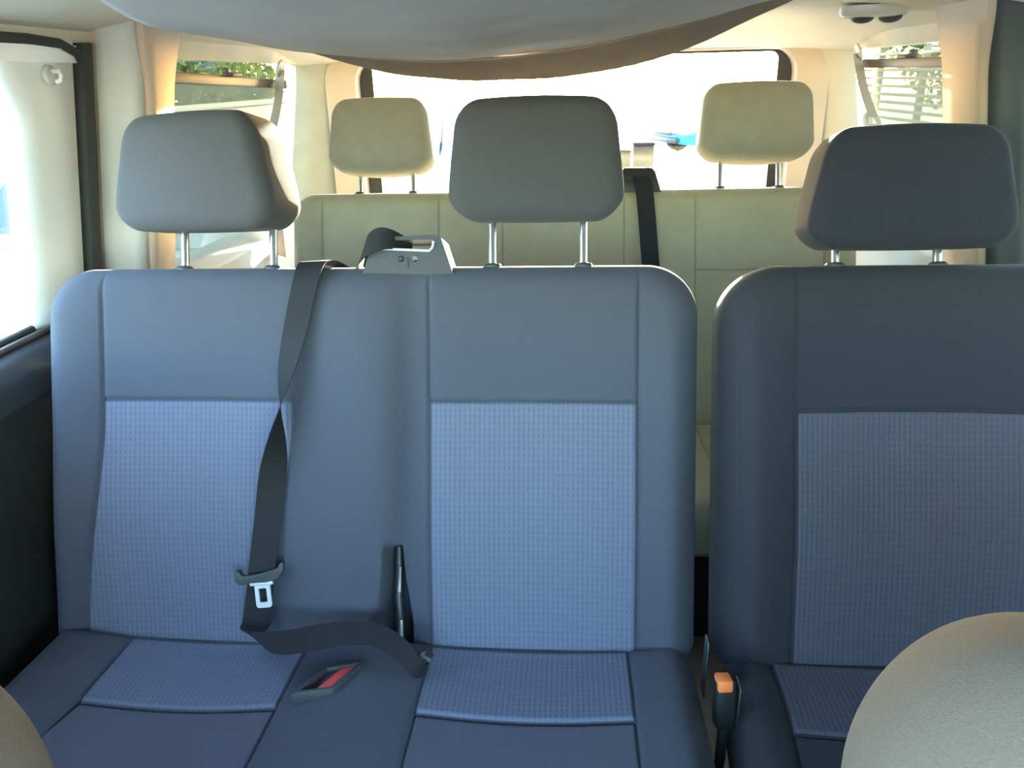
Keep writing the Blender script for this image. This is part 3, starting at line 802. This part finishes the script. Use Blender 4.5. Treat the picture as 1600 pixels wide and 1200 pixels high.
# tongue: grey moulded loop with a steel plate
tc_ = P0+XA*-0.4985+BK*0.104+BN*0.036
tx = (XA*1.0+BK*0.10).normalized(); ty = (BK-XA*0.10).normalized()
loop = [(-0.041, 0.006), (-0.041, -0.010), (-0.036, -0.016), (0.012, -0.016), (0.030, -0.010), (0.041, 0.004), (0.042, 0.016), (0.037, 0.016), (0.030, 0.006), (-0.006, -0.001), (-0.028, -0.002), (-0.034, 0.008)]
mb = MB().prism([tc_+tx*a+ty*b_-BN*0.005 for a, b_ in loop], BN*0.012, 0.002)
tongue = mb.build('tongue', 'grey_plastic', belt)
def plate_ring(mb, outer, inner, c, d0, d1):
    n = len(outer); base = len(mb.v)
    for pts, d in ((outer, d0), (inner, d0), (inner, d1), (outer, d1)):
        mb.v += [c+tx*p[0]+ty*p[1]+BN*d for p in pts]
    for k in range(4):
        for i in range(n):
            a, b2 = base+k*n, base+((k+1) % 4)*n
            mb.f.append((a+i, a+(i+1) % n, b2+(i+1) % n, b2+i))
    return mb
rr = [(p[0], p[1]) for p in rrect(-0.013, 0.013, -0.056, -0.012, 0.005, 4)]
ri = [(p[0], p[1]) for p in rrect(-0.0065, 0.0065, -0.047, -0.024, 0.002, 4)]
pl = plate_ring(MB(), rr, ri, tc_+tx*0.002, 0.000, 0.004)
pl.obox(tc_+tx*0.002+ty*-0.0155+BN*0.003, tx, ty, BN, 0.019, 0.003, 0.004, 0.001)
pl.build('latch_plate', 'steel_light', tongue, angle=30)

# ---- single seat of the middle row
seat = thing('single_seat', (0.54, 0.8, 0.0), 'blue-grey single fabric seat with painted shade of the middle row beside the bench', 'car seat')
S0, S1 = 0.360, 0.722
def rel_single(u, v):
    tf = 1-0.6*sstep(0.42, 0.60, v)
    r = bump(u, 0.20, S0, 0.026)*tf+bump(u, S1, 0.88, 0.026)*tf
    if S0 < u < S1:
        r -= 0.010*math.sin(math.pi*(u-S0)/(S1-S0))*tf
        r += groove(v, 0.374-0.08*(u-0.541)**2)
    r += 0.012*math.exp(-((v-0.18)/0.14)**2)
    r += groove(u, S0)+groove(u, S1)+groove(u, 0.268, 0.0025, 0.0025)+groove(u, 0.818, 0.0025, 0.0025)
    return r
PS = P0
sp_ = Pad(P0, XA, BK, BN, 0.244, 0.840, -0.065, 0.604, 0.115, (0.095, 0.095, 0.04, 0.04), 0.045, rel_single, step=0.010, useams=(S0, S1, 0.268, 0.818), vseams=(0.370, 0.374), Rb=0.03)
sb = sp_.build('backrest', 'fabric_shaded', seat)
sp_.patch('insert_panel', 'fabric_rib_shaded', sb, S0+0.0022, S1-0.0022, -0.04, lambda u: 0.374-0.08*(u-0.541)**2-0.0022)
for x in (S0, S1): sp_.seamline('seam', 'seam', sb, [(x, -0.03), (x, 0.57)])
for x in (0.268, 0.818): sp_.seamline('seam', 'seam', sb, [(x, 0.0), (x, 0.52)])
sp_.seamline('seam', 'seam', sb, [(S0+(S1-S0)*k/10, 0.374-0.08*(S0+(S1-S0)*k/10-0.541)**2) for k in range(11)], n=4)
headrest(seat, 0.532, 0.624, 0.806, P0, (0.430, 0.590), 0.604, m_='fabric_shaded', wb=0.318, wt=0.268, T=0.125)
def rel_scush(u, v):
    r = bump(u, 0.19, 0.325, 0.020)+bump(u, 0.755, 0.89, 0.020)
    if 0.325 < u < 0.755:
        r -= 0.010*math.sin(math.pi*(u-0.325)/0.43); r += groove(v, 0.150, 0.005, 0.004)
        if v > 0.15: r -= 0.004
    return r+groove(u, 0.325)+groove(u, 0.755)
C1 = Vector((0, 0.985, 0.400))
sc = Pad(C1, XA, CB, CN, 0.250, 0.830, -0.03, 0.47, 0.13, (0.06, 0.06, 0.03, 0.03), 0.04, rel_scush, step=0.012, useams=(0.325, 0.755), vseams=(0.150,), Rb=0.03,
         warp=lambda u, v: (u+(-0.028*sstep(0.05, 0.30, v) if u < 0.29 else -0.028*sstep(0.05, 0.30, v)*max(0, 1-(u-0.29)/0.12)), v))
scb = sc.build('seat_cushion', 'fabric_shaded', seat)
sc.patch('rear_strip', 'fabric_rib_shaded', scb, 0.327, 0.753, 0.0, 0.148)
sc.patch('front_panel', 'fabric_shaded', scb, 0.327, 0.753, 0.152, 0.44)
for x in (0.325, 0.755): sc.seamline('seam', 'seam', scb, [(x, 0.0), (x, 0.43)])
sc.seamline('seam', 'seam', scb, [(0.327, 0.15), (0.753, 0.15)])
MB().box(0.30, 0.80, 0.58, 1.02, 0.10, 0.30, 0.02).build('base_frame', 'black_plastic', seat)
for x in (0.34, 0.76):
    for y in (0.64, 0.97): MB().box(x-0.03, x+0.03, y-0.03, y+0.03, 0.0, 0.12, 0.008).build('foot', 'black_plastic', seat)
MB().box(0.2485, 0.2515, 0.865, 0.895, 0.34, 0.455, 0.001).build('hinge_plate', 'steel', seat)
# buckle standing in the gap
bk = thing('belt_buckle', (0.232, 0.86, 0.30), 'black seat belt buckle with orange button between bench and single seat', 'belt buckle')
kc = Vector((0.2300, 0.875, 0.430)); kz = Vector((-0.02, 0.16, 0.98)).normalized(); kx = Vector((1, 0.1, 0)).normalized(); ky = kz.cross(kx)
body_b = MB().obox(kc-kz*0.005, kx, ky, kz, 0.0145, 0.014, 0.040, 0.006, 3).build('buckle_body', 'black_plastic', bk)
MB().obox(kc+kz*0.030-ky*0.005-kx*0.003, kx, ky, kz, 0.0108, 0.0125, 0.0095, 0.003).build('release_button', 'orange', bk)
MB().tube([kc-kz*0.04, kc-kz*0.11+ky*0.01, (0.235, 0.90, 0.19)], 0.008, n=8).build('stalk', 'rubber', bk)

# ---- rear bench
rb = thing('rear_bench_seat', (0, 1.75, 0), 'beige vinyl three-place bench seat at the back of the van', 'car seat')
PR = Vector((0, 1.885, 0.43))
RS = (-0.672, -0.350, -0.175, 0.150, 0.337, 0.672)
def rel_rear(u, v):
    r = 0.0
    tf = 1-0.6*sstep(0.44, 0.60, v)
    for a, c, h in ((-0.80, -0.672, 0.020), (-0.672, -0.35, -0.010), (-0.35, -0.175, 0.010), (-0.175, 0.15, -0.008), (0.15, 0.337, 0.008), (0.337, 0.672, -0.010), (0.672, 0.80, 0.020)):
        r += bump(u, a, c, h)*tf
    for x in RS: r += groove(u, x, 0.003, 0.003)
    if -0.672 < u < -0.35 or 0.337 < u < 0.672: r += groove(v, 0.385, 0.002, 0.003)
    r += 0.0015*math.sin(u*23)*math.sin(v*17+u*5)
    return r
rp = Pad(PR, XA, BK, BN, -0.765, 0.765, -0.055, 0.607, 0.115, (0.07, 0.07, 0.04, 0.04), 0.042, rel_rear, step=0.014, useams=RS, vseams=(0.385,), Rb=0.03)
rbk = rp.build('backrest', 'vinyl', rb)
for x in RS: rp.seamline('seam', 'seam_vinyl', rbk, [(x, 0.0), (x, 0.585)])
for a, c in ((-0.672, -0.35), (0.337, 0.672)): rp.seamline('seam', 'seam_vinyl', rbk, [(a, 0.385), (c, 0.385)])
rc_ = Pad(Vector((0, 1.86, 0.415)), XA, CB, CN, -0.76, 0.76, -0.03, 0.45, 0.15, (0.06, 0.06, 0.03, 0.03), 0.05, lambda u, v: groove(u, -0.35)+groove(u, 0.337)+0.001*math.sin(u*40+v*30), step=0.016, useams=(-0.35, 0.337), Rb=0.03)
rcm = rc_.build('seat_cushion', 'vinyl', rb)
for x in (-0.35, 0.337): rc_.seamline('seam', 'seam_vinyl', rcm, [(x, 0.0), (x, 0.42)])
MB().box(-0.70, 0.70, 1.50, 1.95, 0.0, 0.29, 0.02).build('base_box', 'black_plastic', rb)
headrest(rb, -0.512, 0.662, 0.850, PR, (-0.577, -0.428), 0.607, m_='vinyl_cover', wb=0.292, wt=0.262, T=0.12, cover=True, rough_seed=1)
headrest(rb, 0.496, 0.680, 0.868, PR, (0.408, 0.562), 0.607, m_='vinyl_cover', wb=0.300, wt=0.280, T=0.12, cover=True, rough_seed=4)
# belt guide and hanging belt on the rear bench
def RP(x, s, d): return PR+XA*x+BK*s+BN*d
mb = MB().prism([RP(0.125, 0.59, -0.01), RP(0.138, 0.648, -0.01), RP(0.150, 0.660, -0.01), RP(0.222, 0.660, -0.01), RP(0.232, 0.650, -0.01), RP(0.250, 0.59, -0.01)], BN*-0.07, 0.004)
rg = mb.build('belt_guide', 'black_plastic', rb)
MB().obox(RP(0.185, 0.632, -0.009), XA, BK, BN, 0.035, 0.006, 0.002, 0.001).build('slot', 'rubber', rg)
rbelt = thing('seat_belt', tuple(RP(0.2, 0.3, 0)), 'black belt hanging straight down the rear bench from its guide', 'seat belt', 'rear seat belts')
def RW(x, s, d, w=(1, 0, 0), ww=0.046):
    p = RP(x, s, d); wv = XA*w[0]+BK*w[1]+BN*w[2]; return (p.x, p.y, p.z, wv.x, wv.y, wv.z, ww)
ribbon([RW(0.192, 0.636, -0.004, (1, 0, 0)), RW(0.196, 0.622, 0.006), RW(0.203, 0.58, 0.012), RW(0.214, 0.45, 0.020), RW(0.226, 0.30, 0.022), RW(0.236, 0.12, 0.024), RW(0.240, 0.02, 0.03)], 0.046).build('strap', 'webbing', rbelt, angle=60)
MB().obox(RP(0.236, 0.10, 0.030), XA, BK, BN, 0.030, 0.010, 0.007, 0.003).build('tongue', 'black_plastic', rbelt)
# side belts at the rear windows
def side_belt(side, ptop, pbot, label):
    t = thing('seat_belt', ptop, label, 'seat belt', 'rear seat belts')
    a, b_ = Vector(ptop), Vector(pbot)
    wy = Vector((0.75*-side*-1, 0.62, 0.0)).normalized()
    m_ = a.lerp(b_, 0.5)+Vector((-side*0.006, 0, 0))
    ribbon([(*a, *wy, 0.044), (*m_, *wy, 0.044), (*b_, *wy, 0.044)], 0.044).build('strap', 'webbing_beige', t)
    MB().lathe(a+Vector((side*0.005, 0, 0.006)), (side*-1, 0, -0.4), [(0.0, 0.0), (0.024, 0.0), (0.026, 0.006), (0.018, 0.010), (0.0, 0.011)], 20).build('upper_anchor', 'lens', t)
    # loop guide: flat oval ring
    c = b_+Vector((0, 0, -0.02)); d = (b_-a).normalized(); w = wy
    pts = []
    for k in range(25):
        an_ = 2*math.pi*k/24; pts.append(c+w*0.030*math.cos(an_)+d*0.038*math.sin(an_))
    MB().tube(pts, 0.009, n=8, cap=False).build('guide_loop', 'lens', t)
    ribbon([(*c, *wy, 0.044), (*(c+Vector((side*0.01, 0.01, -0.15))), *wy, 0.044), (*(c+Vector((side*0.02, 0.02, -0.32))), *wy, 0.044)], 0.044).build('lower_strap', 'webbing_beige', t)
    MB().obox(c+Vector((side*0.015, 0.015, -0.20)), wy, d, wy.cross(d), 0.034, 0.012, 0.008, 0.003).build('tongue', 'black_plastic', t)
    return t
side_belt(-1, (-0.835, 2.34, 1.315), (-0.842, 2.20, 1.135), 'beige belt hanging beside the left rear window, its loop by the left headrest')
side_belt(1, (0.835, 2.46, 1.318), (0.842, 2.29, 1.155), 'beige belt hanging beside the right rear window above the single seat')

# ---- front seats, only their shoulders rise into view
def front_seat(sx, sy, label):
    t = thing('front_seat', (sx, 0.1, 0), label, 'car seat', 'front seats')
    P = Vector((sx, sy, 0.41))
    def rel(u, v): return bump(abs(u), 0.15, 0.30, 0.02)-0.008*math.cos(min(1, abs(u)/0.15)*math.pi/2)+groove(abs(u), 0.15)
    def wp(u, v): return (u*(1-0.08*sstep(0.30, 0.62, v)), v)
    pd = Pad(P, XA, BK, BN, -0.255, 0.255, -0.05, 0.60, 0.12, (0.11, 0.11, 0.04, 0.04), 0.055, rel, step=0.014, useams=(-0.15, 0.15), warp=wp, Rb=0.05)
    bk_ = pd.build('backrest', 'fabric_side', t)
    for x in (-0.15, 0.15): pd.seamline('seam', 'seam', bk_, [(x, 0.0), (x, 0.56)])
    Pad(P+Vector((0, -0.02, -0.005)), XA, CB, CN, -0.255, 0.255, -0.03, 0.48, 0.13, (0.06, 0.06, 0.03, 0.03), 0.04, lambda u, v: bump(abs(u), 0.15, 0.30, 0.02)+groove(abs(u), 0.15), step=0.016, useams=(-0.15, 0.15), Rb=0.03).build('seat_cushion', 'fabric_side', t)
    headrest(t, 0.0, 0.665, 0.85, P, (-0.07, 0.07), 0.60, m_='fabric_side')
    MB().box(sx-0.22, sx+0.22, -0.22, 0.24, 0.0, 0.30, 0.02).build('base_box', 'black_plastic', t)
    return t
front_seat(-0.570, 0.09, 'front seat whose dark shoulder shows in the bottom left corner')
front_seat(0.425, 0.15, 'front seat whose grey shoulder shows in the bottom right corner')

# ------------------------------------------------------------------ outside
GZ = -0.45
gr = MB(); gr.box(-60, 60, -60, 60, GZ-0.1, GZ); struct(gr.build('ground', 'asphalt'))
def car(loc, rot, paint, label, L=4.2, W=1.76, H=1.46):
    root = thing('parked_car', (0, 0, 0), label, 'car', 'cars parked outside')
    # body: stations along the length (x forward), lofted
    st = [(-2.08, 0.42, 0.66, 0.62), (-2.02, 0.28, 0.86, 0.80), (-1.6, 0.22, 0.93, 0.87), (-0.6, 0.20, 0.93, 0.88), (0.5, 0.20, 0.92, 0.88), (0.95, 0.20, 0.90, 0.87), (1.55, 0.22, 0.80, 0.84), (1.95, 0.26, 0.68, 0.76), (2.08, 0.36, 0.56, 0.60)]
    st = catmull(st, 4); rows = []
    for x, z0, z1, hw in st:
        pr = [(-hw*0.90, z0), (-hw, z0+0.14), (-hw*1.01, (z0+z1)/2), (-hw*0.96, z1-0.08), (-hw*0.86, z1), (0, z1+0.03), (hw*0.86, z1), (hw*0.96, z1-0.08), (hw*1.01, (z0+z1)/2), (hw, z0+0.14), (hw*0.90, z0)]
        rows.append([(x, y, z) for y, z in pr])
    mb = MB().grid(rows, closed=True); n = 11; mb.f.append(tuple(range(n))); b0 = len(mb.v)-n; mb.f.append(tuple(range(b0, b0+n)))
    mb.build('body', paint, root, angle=45)
    cab = [(-1.75, 0.88, 0.88, 0.76), (-1.45, 1.22, 0.88, 0.66), (-1.1, 1.40, 0.88, 0.62), (-0.4, 1.46, 0.88, 0.61), (0.15, 1.42, 0.88, 0.62), (0.45, 1.28, 0.88, 0.66), (1.05, 0.90, 0.88, 0.76)]
    rows = []
    for x, zt, zb, hw in catmull(cab, 3):
        rows.append([(x, -0.79, zb), (x, -hw, zt-0.05*(zt > 0.95)), (x, -hw*0.85, zt), (x, 0, zt+0.015), (x, hw*0.85, zt), (x, hw, zt-0.05*(zt > 0.95)), (x, 0.79, zb)])
    cb = MB().grid(rows).build('cabin', paint, root, angle=40)
    # windscreens and side glass, set just proud of the cabin
    MB().prism([(0.98, -0.62, 0.97), (0.98, 0.62, 0.97), (0.42, 0.54, 1.33), (0.42, -0.54, 1.33)], (0.035, 0, 0.045)).build('windscreen', 'car_glass', cb)
    MB().prism([(-1.70, -0.60, 0.98), (-1.70, 0.60, 0.98), (-1.40, 0.52, 1.28), (-1.40, -0.52, 1.28)], (-0.035, 0, 0.03)).build('rear_screen', 'car_glass', cb)
    for s_ in (-1, 1):
        for xs in (((0.72, 0.94), (0.30, 1.30), (-0.30, 1.34), (-0.30, 0.94)), ((-0.38, 0.94), (-0.38, 1.34), (-1.05, 1.28), (-1.30, 0.96))):
            MB().prism([(x, s_*(0.80-(z-0.90)*0.36), z) for x, z in xs], (0, s_*0.012, 0.004)).build('side_window', 'car_glass', cb)
        hl_ = MB().obox((1.88, s_*0.60, 0.66), (1, s_*0.5, 0), (-s_*0.5, 1, 0), (0, 0, 1), 0.10, 0.15, 0.06, 0.03).build('headlight', 'chrome', root)
        MB().obox((-2.00, s_*0.66, 0.76), (1, 0, 0), (0, 1, 0), (0, 0, 1), 0.06, 0.12, 0.08, 0.02).build('tail_light', 'red', root)
        MB().obox((0.62, s_*0.93, 0.98), (1, 0, 0), (0, 1, 0), (0, 0, 1), 0.05, 0.09, 0.06, 0.025).build('mirror', paint, root)
        for x in (-1.30, 1.28):
            w = MB().lathe((x, s_*0.80, 0.31), (0, s_, 0), [(0.0, -0.12), (0.28, -0.12), (0.31, -0.08), (0.31, 0.05), (0.27, 0.085), (0.20, 0.08)], 24).build('wheel', 'tyre', root)
            MB().lathe((x, s_*0.80, 0.31), (0, s_, 0), [(0.20, 0.06), (0.20, 0.075), (0.10, 0.085), (0.0, 0.09)], 16).build('rim', 'alloy', w)
    MB().box(1.98, 2.10, -0.42, 0.42, 0.44, 0.58, 0.02).build('grille', 'black_plastic', root)
    MB().box(2.03, 2.13, -0.70, 0.70, 0.28, 0.40, 0.03).build('bumper', 'black_plastic', root)
    root.location = loc; root.rotation_euler = (0, 0, rot)
    return root
car((-2.75, 5.1, GZ), math.radians(-92), 'paint_white', 'white car parked outside the sliding door window')
car((-0.9, 9.6, GZ), math.radians(-72), 'paint_silver', 'silver car parked behind the van, seen through the tailgate window')
car((4.1, 19.0, GZ), math.radians(200), 'paint_blue', 'blue car parked far behind the van beside the right rear headrest')
# bins behind the van
for i, (x, y) in enumerate(((1.22, 13.0), (0.86, 13.1))):
    t = thing('rubbish_bin', (x, y, GZ), ('taller' if i == 0 else 'lower')+' dark rubbish bin standing far behind the van', 'bin', 'bins behind the van')
    h = 0.66 if i == 0 else 0.54
    MB().prism([(x-0.14, y-0.16, GZ+0.06), (x+0.14, y-0.16, GZ+0.06), (x+0.16, y-0.18, GZ+h), (x-0.16, y-0.18, GZ+h)], (0, 0.36, 0), 0.02).build('bin_body', 'bin', t)
    MB().box(x-0.17, x+0.17, y-0.19, y+0.20, GZ+h, GZ+h+0.04, 0.015).build('lid', 'bin', t)
    for s_ in (-1, 1): MB().lathe((x+s_*0.12, y+0.17, GZ+0.07), (s_, 0, 0), [(0, -0.02), (0.07, -0.02), (0.07, 0.02), (0, 0.02)], 16).build('wheel', 'tyre', t)
# slatted fence to the right of the van
fe = thing('slat_fence', (5.2, 7.0, GZ), 'slatted fence outside the right rear window', 'fence')
slat = None
for k in range(24):
    z = GZ+0.25+0.12*k
    if slat is None:
        slat = MB().box(5.15, 5.19, 5.6, 16.0, z-0.022, z+0.022, 0.006).build('slat', 'fence', fe); z_first = z
    else:
        c = slat.copy(); COL.objects.link(c); c.parent = fe; c.location = (0, 0, z-z_first)
post = None
for k in range(7):
    y = 5.7+1.7*k
    if post is None:
        post = MB().box(5.19, 5.28, y-0.045, y+0.045, GZ, GZ+3.1, 0.008).build('post', 'fence', fe); y_first = y
    else:
        c = post.copy(); COL.objects.link(c); c.parent = fe; c.location = (0, y-y_first, 0)
# trees and hedges: leaf cards on twigs
def shrub(name, c, rx, ry, rz, n, label, cat, leaf=0.10, trunk=0.0):
    t = thing(name, (c[0], c[1], GZ), label, cat, 'greenery around the car park')
    rnd = random.Random(int(c[0]*100+c[1]*10)); mb = MB()
    for _ in range(n):
        while True:
            p = Vector((rnd.uniform(-1, 1), rnd.uniform(-1, 1), rnd.uniform(-1, 1)))
            if 0.25 < p.length < 1: break
        q = Vector((c[0]+p.x*rx, c[1]+p.y*ry, c[2]+p.z*rz))
        a = Vector((rnd.uniform(-1, 1), rnd.uniform(-1, 1), rnd.uniform(-1, 1))).normalized(); b_ = a.orthogonal().normalized()
        s_ = leaf*rnd.uniform(0.6, 1.3)
        mb.add([q-a*s_, q+b_*s_*0.45, q+a*s_, q-b_*s_*0.45], [(0, 1, 2, 3)])
    f = mb.build('foliage', 'leaf', t, recalc=False); f['kind'] = 'stuff'
    mb = MB()
    for k in range(5):
        an_ = k*2.4; mb.tube([(c[0]+0.04*math.cos(an_), c[1]+0.04*math.sin(an_), GZ), (c[0]+0.25*rx*math.cos(an_), c[1]+0.25*ry*math.sin(an_), c[2]-0.1*rz), (c[0]+0.6*rx*math.cos(an_), c[1]+0.6*ry*math.sin(an_), c[2]+0.5*rz)], [0.07, 0.05, 0.02], n=6)
    mb.build('trunk', 'bark', t)
    return t
shrub('tree', (7.8, 16.5, 2.6), 1.6, 2.6, 2.2, 5000, 'leafy tree behind the slatted fence', 'tree', 0.11)
shrub('hedge', (6.4, 11.4, 0.9), 0.9, 2.2, 1.3, 4500, 'low hedge behind the near end of the slatted fence', 'hedge', 0.09)
shrub('hedge', (-7.7, 15.0, 1.0), 1.0, 6.0, 1.5, 9000, 'green hedge outside the left rear window', 'hedge', 0.10)
# boundary wall and metal-clad shed to the left
lw = thing('boundary_wall', (-6.2, 8, GZ), 'low concrete wall outside the left rear window', 'wall')
MB().box(-6.3, -6.1, 2.5, 21, GZ, GZ+1.35, 0.01).build('wall_body', 'concrete', lw)
MB().box(-6.36, -6.04, 2.5, 21, GZ+1.35, GZ+1.43, 0.015).build('coping', 'concrete', lw)
sh = thing('shed', (-10, 9, GZ), 'pale metal-clad shed beyond the hedge outside the left rear window', 'building')
MB().box(-14, -9.6, 9.0, 27, GZ, GZ+4.2, 0.01).build('shed_core', 'sheet_metal', sh)
panel = None
for k in range(29):
    y = 9.4+0.6*k
    if panel is None:
        panel = MB().prism([(-9.6, y-0.27, GZ), (-9.55, y-0.22, GZ), (-9.55, y+0.22, GZ), (-9.6, y+0.27, GZ)], (0, 0, 4.2)).build('cladding_panel', 'sheet_metal', sh); y1_ = y
    else:
        c = panel.copy(); COL.objects.link(c); c.parent = sh; c.location = (0, y-y1_, 0)
MB().prism([(-14.2, 8.8, GZ+4.2), (-9.3, 8.8, GZ+4.2), (-9.3, 8.8, GZ+4.35), (-14.2, 8.8, GZ+5.0)], (0, 18.4, 0)).build('roof', 'fence', sh)
